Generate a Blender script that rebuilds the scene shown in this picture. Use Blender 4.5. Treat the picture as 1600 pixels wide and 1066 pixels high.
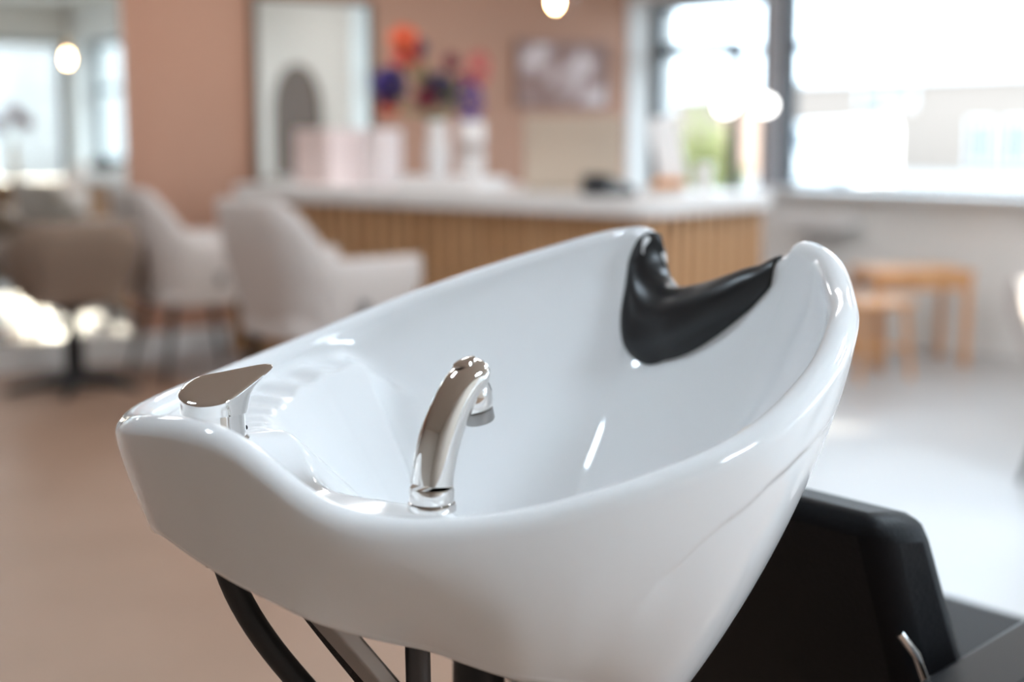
import bpy, math, random
import numpy as np
from mathutils import Vector, Matrix

for o in list(bpy.data.objects):
    bpy.data.objects.remove(o)
SC = bpy.context.scene
COL = SC.collection
PI = math.pi

# ------------------------------------------------------------------ camera
cam_d = bpy.data.cameras.new('camera')
cam = bpy.data.objects.new('camera', cam_d)
COL.objects.link(cam)
cam_d.lens = 50.0
cam_d.sensor_width = 36.0
cam.location = (0, 0, 1.1)
cam.rotation_euler = (math.radians(90 - 8.27), 0, 0)
cam_d.clip_start = 0.05
cam_d.clip_end = 400
cam_d.dof.use_dof = True
cam_d.dof.focus_distance = 0.98
cam_d.dof.aperture_fstop = 2.9
SC.camera = cam

# ------------------------------------------------------------------ world, sun, exposure
SC.view_settings.view_transform = 'Standard'
SC.view_settings.look = 'None'
SC.view_settings.gamma = 1.0
SC.view_settings.use_curve_mapping = False
SC.view_settings.exposure = 0.74
world = bpy.data.worlds.new('world')
SC.world = world
world.use_nodes = True
wnt = world.node_tree
wbg = wnt.nodes['Background']
wbg.inputs['Color'].default_value = (0.70, 0.85, 1.0, 1)
wbg.inputs['Strength'].default_value = 4.3
sun_d = bpy.data.lights.new('sun', 'SUN')
sun_d.energy = 9.0
sun_d.angle = math.radians(0.6)
sun_d.color = (1.0, 0.87, 0.72)
sun = bpy.data.objects.new('sun', sun_d)
COL.objects.link(sun)
SUN_EL = math.radians(13)
sun_dir = Vector((-0.80 * math.cos(SUN_EL), 0.60 * math.cos(SUN_EL), -math.sin(SUN_EL)))
sun.rotation_euler = sun_dir.to_track_quat('-Z', 'Y').to_euler()
sun.location = (10, -8, 8)

# ------------------------------------------------------------------ room frame
A = math.radians(38)
CA, SA = math.cos(A), math.sin(A)
def RM(p, q, z=0.0):
    """room axes: p towards the window wall, q towards the pink wall"""
    return Vector((p * CA - q * SA, p * SA + q * CA, z))
P0, P1 = -3.2, 6.24      # left wall, window wall
Q0, Q1 = -3.0, 6.80      # shop front wall, pink wall
ZC = 2.55

# ------------------------------------------------------------------ materials
def mat(name, col, rough=0.5, metal=0.0, spec=0.5, coat=0.0, noise=None, bump=None, emit=None, trans=0.0, ior=1.45, sheen=0.0):
    m = bpy.data.materials.new(name)
    m.use_nodes = True
    nt = m.node_tree
    b = nt.nodes['Principled BSDF']
    b.inputs['Base Color'].default_value = (*col, 1)
    b.inputs['Roughness'].default_value = rough
    b.inputs['Metallic'].default_value = metal
    b.inputs['Specular IOR Level'].default_value = spec
    b.inputs['Coat Weight'].default_value = coat
    b.inputs['Coat Roughness'].default_value = 0.03
    b.inputs['Transmission Weight'].default_value = trans
    b.inputs['IOR'].default_value = ior
    b.inputs['Sheen Weight'].default_value = sheen
    if emit:
        b.inputs['Emission Color'].default_value = (*emit[0], 1)
        b.inputs['Emission Strength'].default_value = emit[1]
    tc = nt.nodes.new('ShaderNodeTexCoord')
    if noise:
        col2, scale, detail = noise
        n = nt.nodes.new('ShaderNodeTexNoise')
        n.inputs['Scale'].default_value = scale
        n.inputs['Detail'].default_value = detail
        r = nt.nodes.new('ShaderNodeValToRGB')
        r.color_ramp.elements[0].position = 0.35
        r.color_ramp.elements[1].position = 0.65
        r.color_ramp.elements[0].color = (*col, 1)
        r.color_ramp.elements[1].color = (*col2, 1)
        nt.links.new(tc.outputs['Object'], n.inputs['Vector'])
        nt.links.new(n.outputs['Fac'], r.inputs['Fac'])
        nt.links.new(r.outputs['Color'], b.inputs['Base Color'])
    if bump:
        scale, strength = bump
        n = nt.nodes.new('ShaderNodeTexNoise')
        n.inputs['Scale'].default_value = scale
        n.inputs['Detail'].default_value = 4
        k = nt.nodes.new('ShaderNodeBump')
        k.inputs['Strength'].default_value = strength
        k.inputs['Distance'].default_value = 0.002
        nt.links.new(tc.outputs['Object'], n.inputs['Vector'])
        nt.links.new(n.outputs['Fac'], k.inputs['Height'])
        nt.links.new(k.outputs['Normal'], b.inputs['Normal'])
    return m

def glass_mat(name, tint=(1, 1, 1)):
    m = bpy.data.materials.new(name)
    m.use_nodes = True
    nt = m.node_tree
    nt.nodes.clear()
    out = nt.nodes.new('ShaderNodeOutputMaterial')
    mix = nt.nodes.new('ShaderNodeMixShader')
    tr = nt.nodes.new('ShaderNodeBsdfTransparent')
    gl = nt.nodes.new('ShaderNodeBsdfGlossy')
    fr = nt.nodes.new('ShaderNodeFresnel')
    tr.inputs['Color'].default_value = (*tint, 1)
    gl.inputs['Roughness'].default_value = 0.02
    fr.inputs['IOR'].default_value = 1.45
    geo = nt.nodes.new('ShaderNodeNewGeometry')
    sub_ = nt.nodes.new('ShaderNodeMath'); sub_.operation = 'SUBTRACT'; sub_.inputs[0].default_value = 1.0
    mul = nt.nodes.new('ShaderNodeMath'); mul.operation = 'MULTIPLY'
    nt.links.new(geo.outputs['Backfacing'], sub_.inputs[1])
    nt.links.new(fr.outputs[0], mul.inputs[0]); nt.links.new(sub_.outputs[0], mul.inputs[1])
    nt.links.new(mul.outputs[0], mix.inputs[0])
    nt.links.new(tr.outputs[0], mix.inputs[1])
    nt.links.new(gl.outputs[0], mix.inputs[2])
    nt.links.new(mix.outputs[0], out.inputs['Surface'])
    return m

def wood_mat(name, c1, c2, rough=0.5, scale=14):
    m = mat(name, c1, rough)
    nt = m.node_tree
    b = nt.nodes['Principled BSDF']
    tc = nt.nodes.new('ShaderNodeTexCoord')
    mp = nt.nodes.new('ShaderNodeMapping')
    mp.inputs['Scale'].default_value = (scale, scale, scale * 0.08)
    n = nt.nodes.new('ShaderNodeTexNoise')
    n.inputs['Scale'].default_value = 1.0
    n.inputs['Detail'].default_value = 6
    n.inputs['Distortion'].default_value = 0.6
    r = nt.nodes.new('ShaderNodeValToRGB')
    r.color_ramp.elements[0].position = 0.3
    r.color_ramp.elements[1].position = 0.7
    r.color_ramp.elements[0].color = (*c1, 1)
    r.color_ramp.elements[1].color = (*c2, 1)
    nt.links.new(tc.outputs['Object'], mp.inputs['Vector'])
    nt.links.new(mp.outputs['Vector'], n.inputs['Vector'])
    nt.links.new(n.outputs['Fac'], r.inputs['Fac'])
    nt.links.new(r.outputs['Color'], b.inputs['Base Color'])
    return m

def brick_mat(name, c1, c2, mortar):
    m = mat(name, c1, 0.85)
    nt = m.node_tree
    b = nt.nodes['Principled BSDF']
    tc = nt.nodes.new('ShaderNodeTexCoord')
    mp = nt.nodes.new('ShaderNodeMapping')
    mp.inputs['Rotation'].default_value = (PI / 2, 0, PI / 2)
    br = nt.nodes.new('ShaderNodeTexBrick')
    br.inputs['Color1'].default_value = (*c1, 1)
    br.inputs['Color2'].default_value = (*c2, 1)
    br.inputs['Mortar'].default_value = (*mortar, 1)
    br.inputs['Scale'].default_value = 4
    nt.links.new(tc.outputs['Object'], mp.inputs['Vector'])
    nt.links.new(mp.outputs['Vector'], br.inputs['Vector'])
    nt.links.new(br.outputs['Color'], b.inputs['Base Color'])
    return m

M = dict(
    ceramic=mat('glazed_white_ceramic', (0.88, 0.885, 0.89), 0.07, 0, 0.5, 0.15),
    chrome=mat('chrome', (0.82, 0.80, 0.78), 0.045, 1.0),
    rubber=mat('black_gel_rubber', (0.012, 0.012, 0.013), 0.34, 0, 0.45, bump=(260, 0.08)),
    hose=mat('black_hose', (0.018, 0.018, 0.019), 0.5),
    braid=mat('dark_braided_hose', (0.016, 0.013, 0.012), 0.6, 0.0, bump=(700, 0.9)),
    leather=mat('black_leather', (0.004, 0.004, 0.005), 0.5, 0, 0.16, bump=(300, 0.25)),
    darkmetal=mat('dark_steel', (0.09, 0.09, 0.095), 0.4, 0.8),
    blackmetal=mat('black_metal', (0.02, 0.02, 0.022), 0.4, 0.2),
    greymetal=mat('brushed_grey_metal', (0.33, 0.32, 0.31), 0.35, 0.9),
    pink=mat('pink_plaster', (0.475, 0.262, 0.18), 0.75, noise=((0.49, 0.275, 0.19), 1.5, 3), bump=(60, 0.1)),
    white=mat('white_plaster', (0.80, 0.78, 0.75), 0.8, bump=(60, 0.1)),
    ceiling=mat('ceiling_paint', (0.66, 0.61, 0.55), 0.85, bump=(40, 0.1)),
    beige=mat('beige_plaster', (0.64, 0.59, 0.53), 0.8, bump=(60, 0.1)),
    base=mat('white_gloss_paint', (0.75, 0.74, 0.72), 0.4),
    floor=mat('cast_beige_floor', (0.315, 0.20, 0.14), 0.42, 0, 0.4, noise=((0.345, 0.222, 0.158), 2.2, 5)),
    floor2=mat('light_grey_floor', (0.42, 0.41, 0.405), 0.36, 0, 0.35, noise=((0.455, 0.445, 0.44), 1.4, 5)),
    mirror=mat('silvered_mirror', (0.86, 0.88, 0.85), 0.01, 1.0),
    frame=mat('dark_window_frame', (0.03, 0.035, 0.04), 0.45),
    post=mat('light_grey_post', (0.42, 0.43, 0.46), 0.5),
    glass=glass_mat('window_glass', (0.97, 0.985, 0.98)),
    slat=wood_mat('oak_slats', (0.42, 0.22, 0.10), (0.56, 0.33, 0.17), 0.55, 22),
    slatback=mat('dark_felt_backing', (0.05, 0.025, 0.012), 0.9),
    worktop=mat('white_worktop', (0.78, 0.765, 0.75), 0.3, 0, 0.5, noise=((0.74, 0.725, 0.71), 5, 3)),
    fabric=mat('off_white_fabric', (0.60, 0.55, 0.52), 0.9, bump=(500, 0.4), noise=((0.64, 0.59, 0.56), 90, 2), sheen=0.2),
    fabric2=mat('taupe_fabric', (0.25, 0.18, 0.135), 0.9, bump=(500, 0.4), noise=((0.275, 0.20, 0.15), 90, 2), sheen=0.2),
    blackwood=mat('black_stained_wood', (0.02, 0.016, 0.013), 0.45),
    wood=wood_mat('honey_wood', (0.62, 0.30, 0.12), (0.74, 0.40, 0.19), 0.5, 18),
    outwall=brick_mat('pale_brick', (0.29, 0.205, 0.155), (0.32, 0.23, 0.175), (0.31, 0.25, 0.21)),
    outwall3=mat('grey_brown_masonry', (0.48, 0.46, 0.45), 0.9, noise=((0.52, 0.50, 0.49), 1.0, 3)),
    outwall2=mat('pale_render', (0.27, 0.20, 0.165), 0.85, noise=((0.29, 0.215, 0.18), 0.5, 3)),
    outglass=mat('dark_facade_glass', (0.16, 0.18, 0.2), 0.12),
    paving=mat('pale_paving', (0.24, 0.23, 0.225), 0.9, noise=((0.27, 0.26, 0.25), 0.8, 4)),
    carpaint=mat('white_vehicle_paint', (0.85, 0.85, 0.85), 0.25),
    tyre=mat('tyre', (0.02, 0.02, 0.02), 0.8),
    leaf=mat('green_leaves', (0.16, 0.2, 0.05), 0.7, noise=((0.3, 0.28, 0.09), 3, 4)),
    bark=mat('bark', (0.12, 0.08, 0.05), 0.9),
)

# ------------------------------------------------------------------ mesh builder
class MB:
    def __init__(s):
        s.v = []; s.f = []
    def add(s, vs, fs):
        n = len(s.v)
        s.v += [tuple(x) for x in vs]
        s.f += [tuple(i + n for i in f) for f in fs]
        return s
    def box(s, c, d, rot=0.0, mtx=None):
        x, y, z = (k / 2 for k in d)
        m = mtx or Matrix.Rotation(rot, 4, 'Z')
        vs = [Vector(c) + (m @ Vector((a * x, b * y, e * z))) for a in (-1, 1) for b in (-1, 1) for e in (-1, 1)]
        return s.add(vs, [(0, 1, 3, 2), (4, 6, 7, 5), (0, 4, 5, 1), (2, 3, 7, 6), (0, 2, 6, 4), (1, 5, 7, 3)])
    def tube(s, pts, rad, n=16, cap=True, squash=None):
        pts = [Vector(p) for p in pts]
        rads = rad if isinstance(rad, (list, tuple)) else [rad] * len(pts)
        T = [(pts[min(i + 1, len(pts) - 1)] - pts[max(i - 1, 0)]).normalized() for i in range(len(pts))]
        ref = Vector((0, 0, 1)) if abs(T[0].z) < 0.9 else Vector((1, 0, 0))
        N = (ref - T[0] * ref.dot(T[0])).normalized()
        vs = []
        for i, p in enumerate(pts):
            N = (N - T[i] * N.dot(T[i])).normalized()
            B = T[i].cross(N)
            a, b = (1, 1) if squash is None else (squash[i] if isinstance(squash, list) else squash)
            for k in range(n):
                t = 2 * PI * k / n
                vs.append(p + N * (math.cos(t) * rads[i] * a) + B * (math.sin(t) * rads[i] * b))
        fs = []
        for i in range(len(pts) - 1):
            for k in range(n):
                k2 = (k + 1) % n
                fs.append((i * n + k, i * n + k2, (i + 1) * n + k2, (i + 1) * n + k))
        if cap:
            fs.append(tuple(reversed(range(n))))
            fs.append(tuple((len(pts) - 1) * n + k for k in range(n)))
        return s.add(vs, fs)
    def lathe(s, prof, c=(0, 0, 0), n=32, cap=True):
        vs = []
        for r, z in prof:
            for k in range(n):
                t = 2 * PI * k / n
                vs.append((c[0] + r * math.cos(t), c[1] + r * math.sin(t), c[2] + z))
        fs = []
        m = len(prof)
        for i in range(m - 1):
            for k in range(n):
                k2 = (k + 1) % n
                fs.append((i * n + k, i * n + k2, (i + 1) * n + k2, (i + 1) * n + k))
        if cap:
            fs.append(tuple(reversed(range(n))))
            fs.append(tuple((m - 1) * n + k for k in range(n)))
        return s.add(vs, fs)
    def prism(s, poly, z0, z1):
        n = len(poly)
        vs = [(x, y, z0) for x, y in poly] + [(x, y, z1) for x, y in poly]
        fs = [tuple(reversed(range(n))), tuple(range(n, 2 * n))]
        fs += [(k, (k + 1) % n, n + (k + 1) % n, n + k) for k in range(n)]
        return s.add(vs, fs)
    def grid(s, rows, closed_u=False):
        nr = len(rows); nc = len(rows[0])
        vs = [p for r in rows for p in r]
        fs = []
        for i in range(nr - 1):
            for j in range(nc if closed_u else nc - 1):
                j2 = (j + 1) % nc
                fs.append((i * nc + j, i * nc + j2, (i + 1) * nc + j2, (i + 1) * nc + j))
        return s.add(vs, fs)
    def build(s, name, m, parent=None, smooth=True, bevel=0.0, sub=0, angle=40):
        me = bpy.data.meshes.new(name)
        me.from_pydata(s.v, [], s.f)
        me.validate()
        me.materials.append(m)
        import bmesh
        bm = bmesh.new(); bm.from_mesh(me)
        bmesh.ops.recalc_face_normals(bm, faces=bm.faces)
        bm.to_mesh(me); bm.free()
        if smooth:
            for p in me.polygons: p.use_smooth = True
        o = bpy.data.objects.new(name, me)
        COL.objects.link(o)
        if parent is not None: o.parent = parent
        if bevel:
            b = o.modifiers.new('bevel', 'BEVEL'); b.width = bevel; b.segments = 3
            b.limit_method = 'ANGLE'; b.angle_limit = math.radians(35)
        if sub:
            b = o.modifiers.new('sub', 'SUBSURF'); b.levels = sub; b.render_levels = sub
        if smooth:
            try:
                me.set_sharp_from_angle(angle=math.radians(angle))
            except Exception:
                pass
        return o

def thing(name, label, cat, loc=(0, 0, 0), rz=0.0, group=None):
    o = bpy.data.objects.new(name, None)
    COL.objects.link(o)
    o.empty_display_size = 0.1
    o.location = loc; o.rotation_euler = (0, 0, rz)
    tag(o, label, cat, group)
    return o
def tag(o, label, cat, group=None):
    o['label'] = label; o['category'] = cat
    if group: o['group'] = group
    return o
def struct(o):
    o['kind'] = 'structure'
    return o
def dup(root, loc, rz, label, group=None):
    r = root.copy(); COL.objects.link(r)
    r.location = loc; r.rotation_euler = (0, 0, rz)
    r['label'] = label
    if group: r['group'] = group
    for ch in list(root.children):
        c = ch.copy(); COL.objects.link(c); c.parent = r
        for g in list(ch.children):
            d = g.copy(); COL.objects.link(d); d.parent = c
    return r

# ------------------------------------------------------------------ room shell
def rbox(p0, p1, q0, q1, z0, z1):
    """box given by its room-axis extents"""
    c = RM((p0 + p1) / 2, (q0 + q1) / 2, (z0 + z1) / 2)
    return c, (abs(p1 - p0), abs(q1 - q0), abs(z1 - z0)), A
def rb(mb, *e):
    c, d, r = rbox(*e); return mb.box(c, d, r)

def structbox(name, m, *e, bevel=0.0):
    mb = MB(); rb(mb, *e)
    return struct(mb.build(name, m, smooth=False, bevel=bevel))

structbox('floor', M['floor2'], 2.75, P1 + .2, Q0 - .2, Q1 + .2, -0.1, 0)
structbox('floor', M['floor'], P0 - .2, 2.75, Q0 - .2, Q1 + .2, -0.1, 0)
structbox('ceiling', M['ceiling'], P0 - .2, P1 + .2, Q0 - .2, Q1 + .2, ZC, ZC + .1)
structbox('wall_back', M['pink'], P0 - .2, P1 + .2, Q1, Q1 + .2, 0, ZC)
structbox('wall_left', M['beige'], P0 - .2, P0, Q0, Q1, 0, ZC)
# pier that carries the tall mirror
structbox('trim_1', M['pink'], 0.2, 2.84, 6.60, Q1, 0, ZC)
structbox('baseboard_back', M['base'], 2.84, P1, Q1 - .015, Q1, 0, 0.10)
structbox('baseboard_left', M['base'], 0.2, 2.84, 6.57, 6.60, 0, 0.14)

# window wall (p = P1): openings as (q0, q1, z0, z1)
def wall_with_openings(name, m, fixed, a0, a1, ops, axis, thick=0.22):
    mb = MB()
    edges = sorted(ops)
    cur = a0
    def put(x0, x1, z0, z1):
        if x1 - x0 < 1e-4 or z1 - z0 < 1e-4: return
        if axis == 'p': rb(mb, fixed, fixed + thick, x0, x1, z0, z1)
        else: rb(mb, x0, x1, fixed - thick, fixed, z0, z1)
    for (x0, x1, z0, z1) in edges:
        put(cur, x0, 0, ZC)
        put(x0, x1, 0, z0); put(x0, x1, z1, ZC)
        cur = x1
    put(cur, a1, 0, ZC)
    return struct(mb.build(name, m, smooth=False))
SILL = 0.77
wall_with_openings('wall_right', M['white'], P1, Q0, Q1,
                   [(5.73, 6.78, 0.06, 1.92), (3.45, 5.73, SILL, 2.35), (-2.92, 0.9, SILL, 2.15)], 'p', .42)
wall_with_openings('wall_front', M['beige'], Q0, P0, P1, [(2.35, 6.16, 0.35, 2.15)], 'q')

def window(idx, axis, fixed, a0, a1, z0, z1, mull, trans, fw=0.05, m='frame'):
    mb = MB()
    def put(x0, x1, za, zb, th=0.06):
        if axis == 'p': rb(mb, fixed + .20, fixed + .20 + th, x0, x1, za, zb)
        else: rb(mb, x0, x1, fixed - .08 - th, fixed - .08, za, zb)
    put(a0, a1, z0, z0 + fw); put(a0, a1, z1 - fw, z1)
    put(a0, a0 + fw, z0, z1); put(a1 - fw, a1, z0, z1)
    for x in mull: put(x - fw / 2, x + fw / 2, z0, z1, .055)
    for z in trans: put(a0, a1, z - .022, z + .022, .055)
    root = mb.build('window_%d' % idx, M[m], smooth=False)
    struct(root)
    g = MB()
    if axis == 'p': rb(g, fixed + .225, fixed + .231, a0 + .01, a1 - .01, z0 + .01, z1 - .01)
    else: rb(g, a0 + .01, a1 - .01, fixed - .111, fixed - .105, z0 + .01, z1 - .01)
    g.build('glass_pane', M['glass'], root, smooth=False)
    return root
window(1, 'p', P1, 5.80, 6.78, 0.06, 1.92, [], [1.6])
window(2, 'p', P1, 3.45, 5.66, SILL, 2.35, [], [1.6])
window(3, 'p', P1, -2.92, 0.9, SILL, 2.15, [-1.0], [1.6])
window(4, 'q', Q0, 2.35, 6.16, 0.35, 2.15, [3.4, 4.8], [])
structbox('trim_2', M['post'], P1 + .16, P1 + .30, 5.655, 5.805, 0, 2.40)
structbox('trim_3', M['worktop'], P1 - .10, P1 + .20, 3.46, 5.65, SILL - .0, SILL + .03)
# open dark casement inside window 1
cas = MB()
rb(cas, P1 + .14, P1 + .19, 5.98, 6.05, 0.06, 1.66)
rb(cas, P1 + .14, P1 + .19, 6.0, 6.70, 1.60, 1.66)
struct(cas.build('trim_5', M['frame'], smooth=False, bevel=.004))

# shallow arched doorway on the window wall, beyond the frame, seen in the mirror
arch = MB()
pts_ = [(2.15, .0)] + [(2.55 - .40 * math.cos(t), 1.30 + .40 * math.sin(t)) for t in np.linspace(0, PI, 17)] + [(2.95, .0)]
na_ = len(pts_)
arch.add([RM(P1 - .03, y, z) for y, z in pts_] + [RM(P1 + .001, y, z) for y, z in pts_],
         [tuple(range(na_)), tuple(range(na_, 2 * na_))] + [(k, (k + 1) % na_, na_ + (k + 1) % na_, na_ + k) for k in range(na_)])
struct(arch.build('door_1', mat('brown_door', (.16, .12, .10), .5), smooth=False))

# portals: guide daylight sampling through the window openings
def portal(c, w, h, nrm):
    d = bpy.data.lights.new('window_portal', 'AREA')
    d.shape = 'RECTANGLE'; d.size = w; d.size_y = h
    d.cycles.is_portal = True
    o = bpy.data.objects.new('window_portal', d); COL.objects.link(o)
    o.location = c
    o.rotation_euler = Vector(nrm).to_track_quat('-Z', 'Y').to_euler()
pin = RM(-1, 0) - RM(0, 0); qin = RM(0, 1) - RM(0, 0)
for q0, q1, z0, z1 in [(5.73, 6.78, 0.06, 1.92), (3.45, 5.73, SILL, 2.35), (-2.92, 0.9, SILL, 2.15)]:
    portal(RM(P1 + .4, (q0 + q1) / 2, (z0 + z1) / 2), q1 - q0, z1 - z0, pin)
for p0, p1, z0, z1 in [(2.35, 6.16, 0.35, 2.15)]:
    portal(RM((p0 + p1) / 2, Q0 - .2, (z0 + z1) / 2), p1 - p0, z1 - z0, qin)

# ------------------------------------------------------------------ shampoo basin
BX, BY, BYAW = -0.2579, 0.8839, math.radians(38.66)
ctrl = np.array([(.567, -.088, 1.013), (.554, -.125, 1.005), (.508, -.174, .987), (.452, -.220, .974), (.382, -.256, .949),
                 (.302, -.269, .919), (.218, -.248, .895), (.146, -.206, .878), (.083, -.151, .881), (.046, -.098, .919),
                 (.034, -.055, .926), (.028, .001, .921), (.042, .052, .910), (.060, .096, .903), (.093, .149, .899),
                 (.149, .204, .898), (.217, .249, .902), (.298, .266, .918), (.382, .257, .944), (.459, .225, .971),
                 (.517, .185, .993), (.560, .133, 1.012), (.569, .093, 1.013),
                 (.567, .086, .982), (.564, .074, .955), (.560, .050, .944), (.557, .015, .950), (.557, -.020, .966), (.560, -.047, .983), (.564, -.072, 1.000)])
def closed_spline(c, n):
    m = len(c); out = []
    for i in range(m):
        p0, p1, p2, p3 = c[(i - 1) % m], c[i], c[(i + 1) % m], c[(i + 2) % m]
        for t in np.linspace(0, 1, n, endpoint=False):
            out.append(.5 * ((2 * p1) + (-p0 + p2) * t + (2 * p0 - 5 * p1 + 4 * p2 - p3) * t * t + (-p0 + 3 * p1 - 3 * p2 + p3) * t ** 3))
    return np.array(out)
raw = closed_spline(ctrl, 40)
for _ in range(60):
    raw = (np.roll(raw, 1, 0) + 2 * raw + np.roll(raw, -1, 0)) / 4
seg = np.linalg.norm(np.roll(raw, -1, 0) - raw, axis=1)
cum = np.concatenate([[0], np.cumsum(seg)])
NT = 720
tt = np.linspace(0, cum[-1], NT, endpoint=False)
rawc = np.vstack([raw, raw[:1]])
RIM = np.stack([np.interp(tt, cum, rawc[:, k]) for k in range(3)], 1)
tan = np.roll(RIM, -2, 0) - np.roll(RIM, 2, 0)
nrm = np.stack([tan[:, 1], -tan[:, 0]], 1)
nrm /= np.linalg.norm(nrm, axis=1)[:, None]
if (nrm * (RIM[:, :2] - np.array([.3, 0]))).sum() < 0: nrm = -nrm
for _ in range(6):
    nrm = (np.roll(nrm, 1, 0) + 2 * nrm + np.roll(nrm, -1, 0)) / 4
nrm /= np.linalg.norm(nrm, axis=1)[:, None]
LIP = 0.0115
DR = np.array([0.30, 0.0])
ZB = 0.735
def smax(a, b, k):
    h = np.clip(0.5 + 0.5 * (a - b) / k, 0, 1)
    return b * (1 - h) + a * h + k * h * (1 - h)
W_S = RIM[:, 2].copy()
P_S = RIM[:, :2] - nrm * LIP
for _ in range(2000):
    W_S = (np.roll(W_S, 1) + 2 * W_S + np.roll(W_S, -1)) / 4
for _ in range(360):
    P_S = (np.roll(P_S, 1, 0) + 2 * P_S + np.roll(P_S, -1, 0)) / 4
DK = np.minimum(.899, RIM[:, 2] - .0185)
for i in range(NT):
    if RIM[i][1] < 0: DK[i] = min(DK[i], .862)
for _ in range(260):
    DK = (np.roll(DK, 1) + 2 * DK + np.roll(DK, -1)) / 4
def sstep(x):
    x = min(1.0, max(0.0, x)); return x * x * (3 - 2 * x)
def inner_pt(i, rho):
    """inner wall of the bowl; rho 1 at the lip, 0 at the drain"""
    C = RIM[i]; n = nrm[i]
    k = sstep((rho - .84) / .16)
    ci = (C[:2] - n * LIP) * k + P_S[i] * (1 - k)
    pl = DR + (ci - DR) * rho
    wi = C[2] * k + W_S[i] * (1 - k) - LIP
    g = .6 * rho ** 2.1 + .4 * (1 - max(0.0, 1 - rho ** 2.3) ** (1 / 1.7))
    zb = ZB + (wi - ZB) * g
    a = math.atan2(pl[1], pl[0] - .3)
    # shoulder that wraps the rear half of the bowl, ribbed on top
    re = np.interp(abs(a), [1.2, 1.7, 2.4, PI], [.84, .80, .70, .62])
    deck = DK[i]
    deck -= (math.sqrt(max(0.0, re - rho) ** 2 + .0004) - .02) * .26 * (rho < re) + (max(0.0, 1.45 - a) * .16 if a > 0 else max(0.0, 2.35 + a) * .13)
    win = sstep((rho - re + .02) / .03) * sstep((re + .26 - rho) / .14) * sstep((a - 1.25) / .2) * sstep((3.05 - a) / .2)
    deck += .0017 * math.cos(a * 38) * win
    z = float(smax(zb, deck, .026))
    return np.array([pl[0], pl[1], min(z, C[2] - LIP) if rho > .9 else z])
SK = []   # skirt curve
for i in range(NT):
    C = RIM[i]
    ang = math.atan2(C[1], C[0] - .3)      # 0 = neck, pi = back
    a = abs(ang)
    k = np.interp(a, [0, .5, 1.0, 1.6, 2.15, 2.40, 2.65, PI], [.20, .23, .42, .75, .92, .83, .96, .98])
    zs = np.interp(a, [0, .6, 1.2, 1.6, 1.9, 2.2, 2.45, 2.75, PI], [.64, .65, .668, .712, .755, .774, .786, .820, .844])
    pl = DR + (C[:2] - DR) * k
    SK.append((pl[0], pl[1], zs))
SK = np.array(SK)
for _ in range(45):
    SK = (np.roll(SK, 1, 0) + 2 * SK + np.roll(SK, -1, 0)) / 4
def outer_pt(i, s):
    C = RIM[i]; n = nrm[i]; S = SK[i]
    a = abs(math.atan2(C[1], C[0] - .3))
    co = C[:2] + n * LIP
    wi = C[2] - LIP
    e = np.interp(a, [0, 1.0, 1.5, 2.0, 2.5, PI], [1.40, 1.42, 1.7, 2.2, 1.6, 1.1])
    q = s ** e
    pl = co + (S[:2] - co) * q
    z = wi + (S[2] - wi) * s
    # moulded fold line on the flanks
    if 1.0 < a < 1.95:
        sc = np.interp(a, [1.40, 1.516, 1.578, 1.65, 1.704, 1.74, 1.79, 1.84, 1.95], [.117, .133, .167, .20, .25, .30, .367, .50, 1.2])
        d = s - sc
        if d > -.03:
            amt = .0026 * sstep((d + .012) / .024) * math.exp(-max(0, d) / .30) * sstep((a - 1.05) / .3) * sstep((1.86 - a) / .10)
            pl = pl - n * amt
    return np.array([pl[0], pl[1], z])
rows = []
NR = 90
for j in range(NR):                      # drain -> lip
    rho = (j + 0.6) / (NR - 1 + 0.6)
    rho = 1 - (1 - rho) ** 1.5
    rows.append([inner_pt(i, rho) for i in range(NT)])
for j in range(1, 12):                   # rolled lip
    th = PI * j / 12
    rows.append([np.array([RIM[i][0] - nrm[i][0] * LIP * math.cos(th), RIM[i][1] - nrm[i][1] * LIP * math.cos(th),
                           RIM[i][2] - LIP + LIP * math.sin(th)]) for i in range(NT)])
NO = 80
for j in range(NO):
    rows.append([outer_pt(i, j / (NO - 1)) for i in range(NT)])
for dn, dz in ((-.002, -.004), (-.005, -.0055), (-.009, -.004), (-.011, .0), (-.013, .03)):   # skirt edge rolls under
    rows.append([np.array([SK[i][0] + nrm[i][0] * dn, SK[i][1] + nrm[i][1] * dn, SK[i][2] + dz]) for i in range(NT)])
for r_ in (.90, .80, .70, .62, .54, .45, .37, .30, .24, .18, .12, .07):
    ring_ = []
    for i in range(NT):
        pl = DR + (SK[i][:2] - DR) * r_
        rho = min(.95, np.linalg.norm(pl - DR) / np.linalg.norm(RIM[i][:2] - DR))
        ring_.append(np.array([pl[0], pl[1], inner_pt(i, rho)[2] - .014]))
    rows.append(ring_)
basin = thing('shampoo_basin', 'glossy white ceramic hair-washing basin with chrome mixer, tilted over a black chair', 'basin',
              (BX, BY, 0), BYAW)
mb = MB(); mb.grid([[tuple(p) for p in r] for r in rows], closed_u=True)
n0 = 0; nl = (len(rows) - 1) * NT
mb.f.append(tuple(range(NT)))
mb.f.append(tuple(nl + k for k in range(NT)))
bowl = mb.build('bowl', M['ceramic'], basin, angle=75)
# drain
mb = MB(); mb.lathe([(.0, .002), (.018, .002), (.022, .004), (.026, .003), (.028, 0), (.0, -.001)], (DR[0], DR[1], ZB + .001), cap=False)
mb.build('drain', M['chrome'], basin)

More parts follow.
